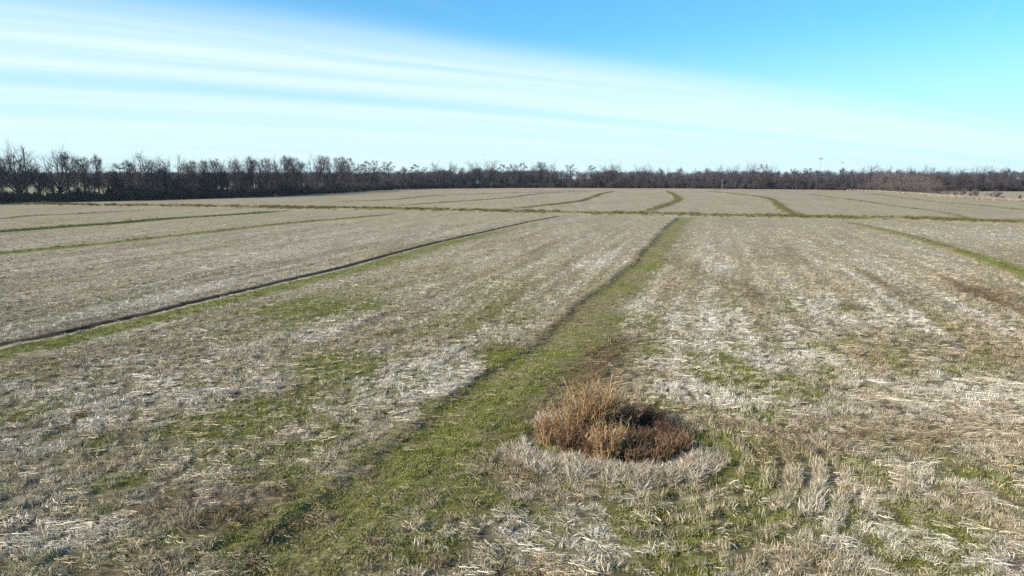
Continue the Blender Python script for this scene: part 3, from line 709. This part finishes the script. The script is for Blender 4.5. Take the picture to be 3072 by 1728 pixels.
# ------------------------------------------------------------------ trees
def nrm(v): return v/(np.linalg.norm(v)+1e-9)
def tree_meshes(style, seed, H, bark, twig, leaf=None):
    """-> [(part name, mesh)], true size, base at the origin"""
    r = np.random.default_rng(seed); wood, crown, fol = MB(), MB(), MB()
    U = r.uniform
    P = {'spread':  dict(trunk=.42, n1=7, t1=(.45, 1.0), a1=(.30, .85), l1=.52, up=.10, taper=.55, r0=.029, n2=9, l2=.62, n3=7, l3=.55, wander=.16),
         'broad':   dict(trunk=.36, n1=9, t1=(.5, 1.0), a1=(.35, 1.05), l1=.58, up=.10, taper=.6, r0=.037, n2=10, l2=.60, n3=7, l3=.55, wander=.16),
         'slender': dict(trunk=.88, n1=15, t1=(.40, 1.0), a1=(.35, .75), l1=.33, up=.12, taper=.2, r0=.017, n2=6, l2=.62, n3=5, l3=.60, wander=.07),
         'cypress': dict(trunk=.97, n1=17, t1=(.42, 1.0), a1=(1.15, 1.6), l1=.20, up=.03, taper=.2, r0=.018, n2=6, l2=.58, n3=5, l3=.55, wander=.05),
         'snag':    dict(trunk=.95, n1=9, t1=(.45, 1.0), a1=(.5, 1.2), l1=.10, up=.10, taper=.45, r0=.014, n2=3, l2=.5, n3=2, l3=.4, wander=.05),
         'scrub':   dict(trunk=.16, n1=10, t1=(.2, 1.0), a1=(.25, 1.05), l1=.72, up=.05, taper=.8, r0=.016, n2=9, l2=.55, n3=7, l3=.5, wander=.20)}[style]
    def poly(p, d, L, n, wander, up):
        pts = [p]
        for i in range(n):
            d = nrm(d + r.normal(0, wander, 3) + np.array([0, 0, up])); p = p+d*L/n; pts.append(p)
        return pts
    def away(d, ang, az):
        u = nrm(np.cross(d, [0, 0, 1] if abs(d[2]) < .95 else [1, 0, 0])); w = np.cross(d, u)
        return nrm(d*math.cos(ang) + (u*math.cos(az)+w*math.sin(az))*math.sin(ang))
    def grow(p, d, L, rad, lev, n, wander, up, taper):
        pts = poly(p, d, L, n, wander, up)
        rr = np.linspace(rad, rad*taper, n+1)
        if lev == 0: rr[0] *= 1.5
        (wood if lev <= 1 else crown).tube(pts, rr, (7, 5, 3, 3)[lev])
        return pts, rr
    def along(pts, t):
        x = t*(len(pts)-1); j = min(int(x), len(pts)-2); f = x-j
        return pts[j]*(1-f)+pts[j+1]*f, nrm(pts[j+1]-pts[j])
    tp, tr = grow(np.zeros(3)-np.array([0, 0, .3]), np.array([0, 0, 1.0]), H*P['trunk'], H*P['r0'], 0, 8, P['wander']*.45, .12, P['taper'])
    for i in range(P['n1']):
        f = (i+U(0, 1))/P['n1']; t = P['t1'][0]+(P['t1'][1]-P['t1'][0])*f
        b, d = along(tp, t); rt = tr[0]/1.5*(1-t*(1-P['taper']))
        ang = U(*P['a1']); L1 = H*P['l1']*U(.75, 1.15)
        if style in ('slender', 'cypress', 'snag'): L1 *= (1.25-.85*f)
        elif f > .8: ang *= .45
        p1, r1 = grow(b, away(d, ang, i*2.4+U(-.5, .5)), L1, min(rt*.65, L1*.032), 1, 6, P['wander'], P['up'], .3)
        for k in range(P['n2']):
            t2 = U(.2, 1.0) if k else 1.0; b2, d2 = along(p1, t2)
            L2 = L1*P['l2']*U(.6, 1.2)*(1.1-.4*t2)
            p2, r2 = grow(b2, away(d2, U(.3, .9) if t2 < .98 else .15, U(0, 6.28)), L2, max(.02, L2*.02), 2, 3, .18, P['up'], .4)
            for m in range(P['n3']):
                t3 = U(.25, 1.0) if m else 1.0; b3, d3 = along(p2, t3)
                L3 = max(L2*P['l3']*U(.6, 1.3), .35)
                d3 = away(d3, U(.3, .9), U(0, 6.28)); p3 = poly(b3, d3, L3, 2, .2, P['up'])
                sd = nrm(np.cross(d3, r.normal(0, 1, 3))); crown.ribbon(p3, [.022, .016, .006], sd)
                for q in range(9):                              # fine twigs
                    b4, d4 = along(p3, U(.1, 1.0)); dd = away(d4, U(.3, 1.0), U(0, 6.28)); sd = nrm(np.cross(dd, r.normal(0, 1, 3)))
                    L4 = U(.5, 1.5)*(H/18)**.6; crown.tri(b4-sd*.013, b4+sd*.013, b4+dd*L4+np.array([0, 0, .05]))
                    if leaf and r.random() < leaf[1]:
                        c = b4+dd*L4*U(.2, 1); a = r.normal(0, 1, 3); a = nrm(a)*U(.08, .17); b_ = nrm(np.cross(a, r.normal(0, 1, 3)))*U(.06, .13)
                        fol.tri(c-a-b_, c+a-b_, c+b_)
    top = float(np.quantile(np.array([v[2] for v in crown.v]), .985)); k = H/top
    out = []
    for nm, mb, mt in (('trunk', wood, bark), ('crown', crown, twig), ('foliage', fol, leaf[0] if leaf else None)):
        if mb.f:
            mb.v = [np.asarray(v)*np.array([1, 1, k]) for v in mb.v]; out.append((nm, mb.mesh(nm, mt, nm == 'trunk')))
    return out
def cedar_meshes(seed, H):
    r = np.random.default_rng(seed); wood, fol = MB(), MB()
    wood.tube([np.array([0, 0, -.2]), np.array([0, 0, H*.5]), np.array([0, 0, H*.92])], [H*.02, H*.014, .01], 6)
    for i in range(1500):
        h = r.random()**.8; rad = H*.24*(1-h)**.7*(.45+.55*r.random()**.5)*(1+.25*math.sin(h*23+i % 5)); th = r.uniform(0, 6.28)
        c = np.array([math.cos(th)*rad, math.sin(th)*rad, .12*H+h*H*.87]); a = nrm(r.normal(0, 1, 3))*H*.03; b = nrm(np.cross(a, r.normal(0, 1, 3)))*H*.025
        fol.tri(c-a-b, c+a-b, c+b*1.4)
    return [('trunk', wood.mesh('trunk', M_BARK, True)), ('foliage', fol.mesh('foliage', M_CEDAR))]

LIB = {}
def lib(key, fn, n):
    LIB[key] = [fn(i) for i in range(n)]
lib('spread', lambda i: tree_meshes('spread', 10+i, 18, M_BARK, M_TWIG), 4)
lib('broad', lambda i: tree_meshes('broad', 25+i, 20, M_BARK, M_TWIG), 2)
lib('slender', lambda i: tree_meshes('slender', 40+i, 18, M_BARK, M_TWIG), 4)
lib('cypress', lambda i: tree_meshes('cypress', 60+i, 18, M_BARK, M_TWIG), 2)
lib('snag', lambda i: tree_meshes('snag', 70+i, 18, M_BARK, M_TWIG), 1)
lib('wood', lambda i: tree_meshes(('spread', 'slender', 'spread')[i], 80+i, 18, M_BARK_PALE, M_TWIG_RED), 3)
lib('russet', lambda i: tree_meshes('spread', 90+i, 14, M_BARK, M_TWIG_RED, (M_RUSSET, .9)), 2)
lib('scrub', lambda i: tree_meshes('scrub', 110+i, 9, M_BARK_PALE, M_TWIG_TAN, (M_TWIG_TAN, .12)), 3)
lib('brush', lambda i: tree_meshes('scrub', 120+i, 4, M_BARK, M_TWIG), 3)
lib('shrub', lambda i: tree_meshes('scrub', 130+i, 4, M_BARK, M_TWIG_TAN), 2)
lib('cedar', lambda i: cedar_meshes(140+i, 5.0), 2)
REFH = dict(spread=18, broad=20, slender=18, cypress=18, snag=18, wood=18, russet=14, scrub=9, brush=4, shrub=4, cedar=5)

def plant(name, kind, pos, height, label, group=None, cat='tree', wide=1.0, variant=None, z=None):
    parts = LIB[kind][random.randrange(len(LIB[kind])) if variant is None else variant]
    o = bpy.data.objects.new(name, None); o.empty_display_size = .5; COL.objects.link(o)
    o.location = (pos[0], pos[1], 0.0 if z is None else z)
    k = height/REFH[kind]; o.scale = (k*wide, k*wide, k); o.rotation_euler = (0, 0, random.uniform(0, 6.28))
    for nm, me in parts:
        c = bpy.data.objects.new(nm, me); COL.objects.link(c); c.parent = o
    return tag(o, label, cat, group)

# the wood's edge on the ground, as (pixel x, pixel y of the trees' feet)
EDGE = np.array([(-700,640),(-300,624),(0,611),(370,602),(740,592),(1000,580),(1130,571),(1250,567),(1420,565),(1600,564),(2000,565),(2300,568),(2500,570),(2640,573),(2850,574),(3072,574),(3500,577)], float)
def edge_at(px, back=0.0):
    py = np.interp(px, EDGE[:, 0], EDGE[:, 1]); g = G(px, py)
    return g*(1+back/np.linalg.norm(g))

def tree_top(px, py, pos):           # height whose top shows at pixel row py
    return float(at_depth(px, py, pos[1])[2])*1.04

TOPS = [  # pixel x, pixel y of the top, kind, width factor, own label
 (-90,470,'spread',1,None),(-30,478,'slender',1,None),(12,482,'slender',1.1,None),
 (60,441,'broad',.92,'tallest broad leafless tree of the side row, beside the forked snag'),
 (86,447,'snag',.9,'straight snag with a small forked top beside the tallest broad tree'),
 (122,483,'spread',1.0,None),
 (182,456,'broad',.95,'second broad leafless tree of the side row, with heavy dark limbs'),
 (212,462,'slender',1.1,None),(258,478,'slender',1.3,None),(300,472,'slender',.9,'narrow densely twigged tree of the side row'),(338,498,'spread',.7,None),(368,495,'cypress',1.3,None),
 (395,487,'slender',1.0,None),(430,465,'spread',1.05,None),(462,486,'slender',1.0,None),(505,480,'spread',.8,None),(530,472,'spread',.9,None),(562,495,'slender',1,None),(585,487,'slender',1.1,None),
 (620,486,'slender',1.1,None),(652,482,'slender',1.1,None),(680,477,'spread',.8,None),(706,484,'slender',1,None),(731,481,'spread',.7,None),(760,478,'slender',1.1,None),(782,474,'spread',.8,None),(806,480,'slender',1.1,None),
 (832,478,'spread',.8,None),(860,473,'slender',1.2,None),(886,476,'slender',1.1,None),(905,488,'slender',1,None),(948,472,'spread',.95,None),(975,473,'slender',1.1,None),(1000,478,'spread',.8,None),(1026,475,'slender',1.2,None),
 (1054,481,'cypress',1.2,None),(1080,497,'cypress',1,None),(1101,488,'cypress',1.3,None),(1126,486,'cypress',.8,'thin tree with level curling top branches in the side row'),(1166,490,'cypress',1.4,'flat branched tree standing by itself near the corner of the wood'),
 (1212,504,'slender',1.2,None),(1246,497,'cypress',1.4,None),(1275,505,'cypress',1.2,None),(1310,491,'spread',1,None),(1355,490,'spread',.9,None),(1385,505,'slender',1.1,None),(1428,487,'spread',1,None),(1466,483,'spread',1,None),
 (1506,497,'cypress',1.5,None),(1536,496,'cypress',1.3,None),(1568,493,'cypress',1.5,None),(1602,497,'spread',.8,None),(1624,489,'slender',1.3,None),(1651,490,'spread',.8,None),
 (1710,498,'cypress',1.5,'level branched tree standing in the gap of the far wood'),(1772,500,'cypress',1.5,None),(1813,498,'spread',.9,None),(1840,491,'spread',1,None),(1865,505,'wood',.9,None),(1890,514,'wood',1,None),(1921,497,'spread',.9,None),(1955,499,'wood',1,None),
 (1978,508,'wood',1,None),(2005,508,'wood',1,None),(2040,506,'wood',1.1,None),(2078,509,'wood',1,None),(2118,506,'wood',1,None),(2150,500,'wood',1.1,None),(2180,503,'wood',1,None),(2205,500,'wood',1.1,None),(2246,491,'spread',.8,None),
 (2284,497,'cypress',1.4,None),(2306,500,'wood',.9,None),(2334,515,'wood',1,None),(2378,510,'cypress',1.6,None),(2420,508,'cypress',1.7,None),(2448,512,'wood',1,None),(2478,513,'wood',1,None),(2500,516,'wood',1.1,None),(2524,507,'slender',1.2,None),
 (2552,512,'wood',1,None),(2575,506,'wood',1,None),(2606,498,'spread',.9,None),(2650,502,'spread',.9,None),(2690,510,'wood',1,None),(2724,507,'wood',1,None),(2752,500,'spread',1,None),(2790,505,'spread',.9,None),(2830,506,'wood',1,None),
 (2868,506,'spread',.9,None),(2900,508,'wood',1,None),(2932,500,'spread',.9,None),(2962,513,'wood',1,None),(2988,502,'spread',1,None),(3020,508,'wood',1,None),(3040,520,'wood',1,None),(3066,515,'wood',1,None),(3110,510,'spread',1,None),(3170,506,'wood',1,None)]

def row_label(kind, side):
    look = {'broad': 'broad', 'spread': 'round crowned', 'slender': 'slender upright', 'cypress': 'level branched', 'snag': 'straight', 'wood': 'grey purple'}[kind]
    if side: return look+' leafless dark tree in the long row shading the side of the field', look+' bare trees of the side row'
    return look+' leafless tree in the wood along the far end of the field', look+' bare trees of the far wood'
def build_trees():
    for px, py, kind, wide, label in TOPS:
        back = random.uniform(1.5, 7) if px < 1180 else random.uniform(2, 12)
        pos = edge_at(px, back)
        side = px < 1180
        plant('bare_tree', kind, pos, tree_top(px, py, pos), label or row_label(kind, side)[0], None if label else row_label(kind, side)[1], wide=wide)
    # the trees between and behind them
    n = 0
    for px in np.arange(-60, 3140, 19.0):
        px = px+random.uniform(-9, 9)
        if 1672 < px < 1760 or (px < 420 and random.random() < .6) or (px < 1180 and random.random() < .3): continue
        side = px < 1180
        pos = edge_at(px, random.uniform(1, 12) if side else random.uniform(2, 22))
        ht = np.interp(px, [t[0] for t in TOPS], [t[1] for t in TOPS])
        ht = tree_top(px, ht, pos)*(random.uniform(.5, .85) if side else random.uniform(.45, .76))
        kind = random.choice(['slender', 'slender', 'spread', 'cypress']) if px < 1850 else random.choice(['wood', 'wood', 'slender', 'spread'])
        plant('bare_tree', kind, pos, ht, *row_label(kind, side), wide=random.uniform(.8, 1.25))
    for px, py in ((1856,528),(1908,534),(2062,528),(2140,532),(2275,525),(2300,530),(2340,534),(2395,535),(2610,527),(2668,524),(2926,538),(2905,532),(2990,536)):
        pos = edge_at(px, random.uniform(0, 3))
        plant('russet_tree', 'russet', pos, tree_top(px, py, pos), 'small tree holding russet dead leaves at the edge of the far wood', 'russet trees at the edge of the far wood', wide=1.15)
    # copse that juts into the field on a corner
    for px, top, base in ((2632,521,573),(2655,519,574),(2680,518,575),(2706,521,576),(2730,524,577),(2752,527,578),(2775,531,579),(2640,541,574),(2668,545,576),(2694,544,577),(2716,549,578),(2742,546,579),(2765,549,580),(2786,543,581),(2800,551,582),(2722,538,575)):
        pos = G(px, base)
        plant('scrub_tree', 'scrub', pos, tree_top(px, top, pos), 'tan twiggy tree in the low copse jutting into the field', 'tan scrub trees of the copse', wide=1.2)
    # shrubs along the boundary line
    pos = G(2812, 586); plant('rusty_bush', 'russet', pos, tree_top(2812, 556, pos), 'rounded rusty brown bush at the end of the copse', None, 'bush', 1.5)
    pos = G(2840, 587); plant('rusty_bush', 'scrub', pos, tree_top(2840, 570, pos), 'low brown bush tucked beside the rounded rusty bush', None, 'bush', 1.4)
    for px, top, base, wide, lab in ((2888,567,590,.75,'upright dark shrub on a single stem by the boundary line'),(2926,568,592,.8,'thin airy shrub next to the upright dark shrub'),(2913,578,591,.8,'small low shrub between the upright and the airy shrub'),
            (2981,573,594,1.2,'round dense twiggy shrub in the dry grass'),(3005,588,598,1.3,'low spreading bush beside the round dense shrub'),(2867,573,589,.7,'sparse sapling closest to the rusty bush')):
        pos = G(px, base); plant('bare_shrub', 'shrub', pos, tree_top(px, top, pos), lab, None, 'shrub', wide)
    # evergreens low in the row
    for px, top, lab in ((778,572,'dark evergreen bush low in the side row'),(992,556,'dark evergreen bush low in the side row'),(330,563,'dark evergreen bush low in the side row'),(470,568,'dark evergreen bush low in the side row'),(620,566,'dark evergreen bush low in the side row')):
        pos = edge_at(px, -1); plant('evergreen_bush', 'cedar', pos, tree_top(px, top, pos), lab, 'evergreen bushes under the side row', 'bush', 1.4)
    for px, top in ((1330,552),(1690,550),(1715,553),(1665,552),(1740,556)):
        pos = edge_at(px, 1); plant('evergreen_bush', 'cedar', pos, tree_top(px, top, pos), 'dark evergreen bush at the foot of the far wood', 'evergreen bushes under the far wood', 'bush', 1.6)
build_trees()

def merged(parts):                    # a whole small tree as one mesh, for the far-off mass
    v, f, m, mats = [], [], [], []
    for nm, me in parts:
        b = len(v); v += [tuple(q.co) for q in me.vertices]; f += [tuple(b+i for i in p.vertices) for p in me.polygons]
        m += [len(mats)]*len(me.polygons); mats.append(me.materials[0])
    o = bpy.data.meshes.new('wood_tree'); o.from_pydata(v, [], f)
    for q in mats: o.materials.append(q)
    o.polygons.foreach_set('material_index', m); return o

def build_woods():
    def sc3(s, w=1.0): return np.column_stack([s*w, s*w, s])
    def rz(n): return np.column_stack([np.zeros(n), np.zeros(n), rng.uniform(0, 6.28, n)])
    # undergrowth along the whole edge
    br = [merged(p) for p in LIB['brush']] + [merged(p) for p in LIB['cedar']] + [merged(p) for p in LIB['slender'][:3]]
    px = np.concatenate([rng.uniform(-250, 330, 330), rng.uniform(330, 1180, 900), rng.uniform(1180, 3300, 1200)])
    back = np.where(px < 330, rng.uniform(0, 11, len(px)), np.where(px < 1180, rng.uniform(0, 1, len(px))**1.7*60, rng.uniform(0, 24, len(px))))
    P = np.array([edge_at(a, b) for a, b in zip(px, back)]); n = len(P)
    s = rng.uniform(.45, 1.5, n)*np.where(px < 330, .62, np.where(px < 1180, .95, 1.15))*(.55+.9*fbm(px*.03, px*0, 97))
    pick = np.where(rng.random(n) < .06, rng.integers(3, 5, n), np.where(rng.random(n) < .14, rng.integers(5, 8, n), rng.integers(0, 3, n)))
    s = np.where(pick >= 5, rng.uniform(.28, .62, n), s*np.where(px < 330, 1.0, np.where(px < 1180, .9, .8)))
    scatter('undergrowth', br, P, np.zeros(n), rz(n), sc3(s, 1.25), pick, None, 'dark tangled undergrowth along the foot of the trees')
    # depth of the far wood
    wd = [merged(p) for p in LIB['wood']] + [merged(LIB['slender'][0]), merged(LIB['spread'][1])]
    px = rng.uniform(1235, 3400, 1300)
    P = np.array([edge_at(a, b) for a, b in zip(px, rng.uniform(18, 110, len(px)))]); n = len(P)
    ht = np.interp(px, [t[0] for t in TOPS], [t[1] for t in TOPS])
    s = np.array([tree_top(a, h, p) for a, h, p in zip(px, ht, P)])/18*rng.uniform(.45, .74, n)*np.where((px > 1668) & (px < 1768), .62, 1)
    scatter('wood_interior', wd, P, np.zeros(n), rz(n), sc3(s, 1.2), rng.integers(0, 5, n), None, 'grey mass of leafless trees filling the far wood')
    # far-off wood behind the side row
    n = 2600; a = np.concatenate([rng.uniform(-900, -60, 1700), rng.uniform(-1300, 1300, 900)])
    P = np.column_stack([a, np.where(np.arange(n) < 1700, 520+rng.uniform(0, 170, n)-.03*a, 950+rng.uniform(0, 120, n))])
    s = np.where(np.arange(n) < 1700, rng.uniform(.48, .70, n), rng.uniform(.7, .9, n))
    scatter('distant_wood', wd, P, np.zeros(n), rz(n), sc3(s, 1.5), rng.integers(0, 5, n), None, 'far blue band of woodland beyond the tree row')
    # wheat field behind the row
    v = [(-900, 270, .33), (-200, 270, .33), (-240, 400, .33), (-330, 520, .33), (-900, 520, .33)]
    me = mesh_of('wheat_field', v, [(0, 1, 2, 3, 4)], M_FARGREEN); tag(link(bpy.data.objects.new('wheat_field', me)), kind='structure')
build_woods()

# dry grass and low growth along the boundary line
def build_boundary():
    protos = [clump('tuft', 370+i, M_STRAW) for i in range(3)]
    line = resample([G(*p) for p in [(2560,572),(2640,575),(2720,580),(2790,585),(2850,590),(2930,595),(3010,600),(3072,604),(3250,612)]], lambda p: .5)
    n = 2600; i = rng.integers(0, len(line), n); P = line[i]+rng.normal(0, [[2.2, 3.5]], (n, 2))
    s = rng.uniform(1.0, 2.4, n)
    mk = np.column_stack([np.zeros(n), np.clip(rng.normal(.3, .2, n), 0, 1), np.clip(rng.normal(.35, .25, n), 0, 1)])
    scatter('boundary_grass', protos, P, np.zeros(n)+relief(P), np.column_stack([np.zeros(n), np.zeros(n), rng.uniform(0, 6.28, n)]), np.column_stack([s, s, s]), rng.integers(0, 3, n), mk,
            'tall dry grass along the boundary line by the shrubs')
    # stump in the boundary grass
    g = G(3058, 599); t = empty('tree_stump', (g[0], g[1], 0)); tag(t, 'short dark broken stump in the boundary grass', 'stump')
    mb = MB(); mb.tube([(0, 0, -.2), (0, 0, .5), (.1, 0, 1.3), (.25, 0, 1.9)], [.75, .5, .42, .3], 9); mb.obj('trunk', M_BARK, t, True)
    mb = MB(); mb.tube([(.1, 0, 1.1), (.7, .1, 1.5), (1.1, .1, 1.55)], [.2, .14, .06], 6); mb.obj('limb', M_BARK, t, True)
build_boundary()

# ------------------------------------------------------------------ small built things at the wood
M_WHITE = plain('white_siding', (0.72, 0.71, 0.68), (0.60, 0.59, 0.56), .8)
M_ROOF = plain('shingle', (0.10, 0.095, 0.10), (0.06, 0.06, 0.065), 1.5)
M_PANE = plain('window_glass', (0.03, 0.035, 0.045), (0.02, 0.025, 0.03), 1.0, .15)
M_STEEL = plain('galvanised_steel', (0.34, 0.35, 0.37), (0.24, 0.25, 0.27), 1.0, .5, .6)
M_POLE = plain('weathered_pole', (0.27, 0.25, 0.24), (0.19, 0.17, 0.16), 1.2)
M_BRICK = plain('tan_brick', (0.33, 0.20, 0.14), (0.26, 0.15, 0.10), 2.0)

def house(name, px, back, W, D, H, rh, label, wall_mat, windows, door):
    c = edge_at(px, back); t = empty(name, (c[0], c[1], 0)); tag(t, label, 'house' if 'house' in name else 'shed')
    t.rotation_euler = (0, 0, math.atan2(c[1], c[0])-math.pi/2)
    mb = MB(); mb.box((-W/2, -D/2, -.2), (W/2, D/2, H)); n = len(mb.v)
    mb.v += [(-W/2, -D/2, H+.003), (-W/2, D/2, H+.003), (-W/2, 0, H+rh), (W/2, -D/2, H+.003), (W/2, D/2, H+.003), (W/2, 0, H+rh)]; mb.f += [(n, n+2, n+1), (n+3, n+4, n+5)]
    mb.obj('wall', wall_mat, t)
    mb = MB(); e = .45; sl = rh/(D/2)
    for s in (-1, 1):
        n = len(mb.v)
        for x in (-W/2-e, W/2+e):
            mb.v += [(x, s*(D/2+e), H-sl*e), (x, 0, H+rh+.02), (x, 0, H+rh+.2), (x, s*(D/2+e), H-sl*e+.18)]
        mb.f += [(n+i, n+(i+1) % 4, n+4+(i+1) % 4, n+4+i) for i in range(4)] + [(n, n+3, n+2, n+1), (n+4, n+5, n+6, n+7)]
    mb.obj('roof', M_ROOF, t)
    for x in windows:
        mb = MB(); mb.box((x-.55, -D/2-.06, 1.0), (x+.55, -D/2-.004, 2.2)); f = mb.obj('window', M_WHITE, t)
        mb = MB(); mb.box((x-.45, -D/2-.075, 1.1), (x+.45, -D/2-.062, 2.1)); mb.obj('pane', M_PANE, f)
    mb = MB(); mb.box((door-.5, -D/2-.05, 0), (door+.5, -D/2-.004, 2.1)); d = mb.obj('door', M_BRICK, t)
    mb = MB(); mb.box((door+.32, -D/2-.10, 1.0), (door+.40, -D/2-.052, 1.1)); mb.obj('handle', M_STEEL, d)
house('farm_house', 2372, 26, 13, 8, 3.0, 2.0, 'low white house half hidden behind the far wood', M_WHITE, (-5, -2.3, 4.2), 1.2)
house('white_shed', 2459, 20, 4.2, 5, 3.6, 1.6, 'small white shed glimpsed between the far trees', M_WHITE, (-1.2,), .9)

def build_mast(px, top, depth, label, r0):
    p = at_depth(px, top, depth); H = p[2]; t = empty('radio_mast', (p[0], p[1], 0)); tag(t, label, 'mast')
    mb = MB(); mb.tube([(0, 0, -.2), (0, 0, H*.5), (0, 0, H)], [r0*1.5, r0*1.2, r0], 8); mb.obj('mast', M_STEEL, t, True)
    mb = MB(); mb.box((-2.2, -.12, H-1.5), (2.2, .12, H-1.2)); mb.box((-2.2, -.14, H-3.6), (2.2, .10, H-3.4)); mb.obj('crossarm', M_STEEL, t)
    for x in (-2.1, -.9, .9, 2.1):
        mb = MB(); mb.box((x-.16, -.35, H-3.4), (x+.16, -.16, H-1.0)); mb.obj('antenna_panel', M_STEEL, t)
build_mast(2463, 471, 880, 'slim mast with a panel head rising above the far wood', .22)
build_mast(2527, 484, 1400, 'very thin distant mast above the far wood, further off', .14)

def build_pole():
    g = G(2166, 567.5); H = tree_top(2166, 538, g); t = empty('utility_pole', (g[0], g[1], 0)); tag(t, 'pale weathered pole standing before the far wood', 'pole')
    mb = MB(); mb.tube([(0, 0, -.3), (.02, 0, H*.5), (.05, 0, H)], [.15, .13, .10], 9); mb.obj('post', M_POLE, t, True)
    mb = MB(); mb.box((-.7, -.30, H-.75), (.75, -.17, H-.6)); mb.obj('crossarm', M_POLE, t)
    mb = MB(); mb.box((-.18, -.5, H*.35), (.22, -.18, H*.35+.7)); mb.obj('meter_box', M_STEEL, t)
build_pole()

# ------------------------------------------------------------------ air
def build_haze():
    m = bpy.data.materials.new('haze_air'); m.use_nodes = True; t = m.node_tree; t.nodes.clear()
    v = t.nodes.new('ShaderNodeVolumePrincipled'); v.inputs['Color'].default_value = (.80, .88, 1.0, 1)
    v.inputs['Density'].default_value = 0.00007; v.inputs['Anisotropy'].default_value = 0.2
    o = t.nodes.new('ShaderNodeOutputMaterial'); t.links.new(v.outputs[0], o.inputs['Volume'])
    mb = MB(); mb.box((-1850, -900, -1.8), (1850, 1850, 48)); tag(mb.obj('haze', m), 'thin pale haze over the whole field', kind='stuff')
build_haze()
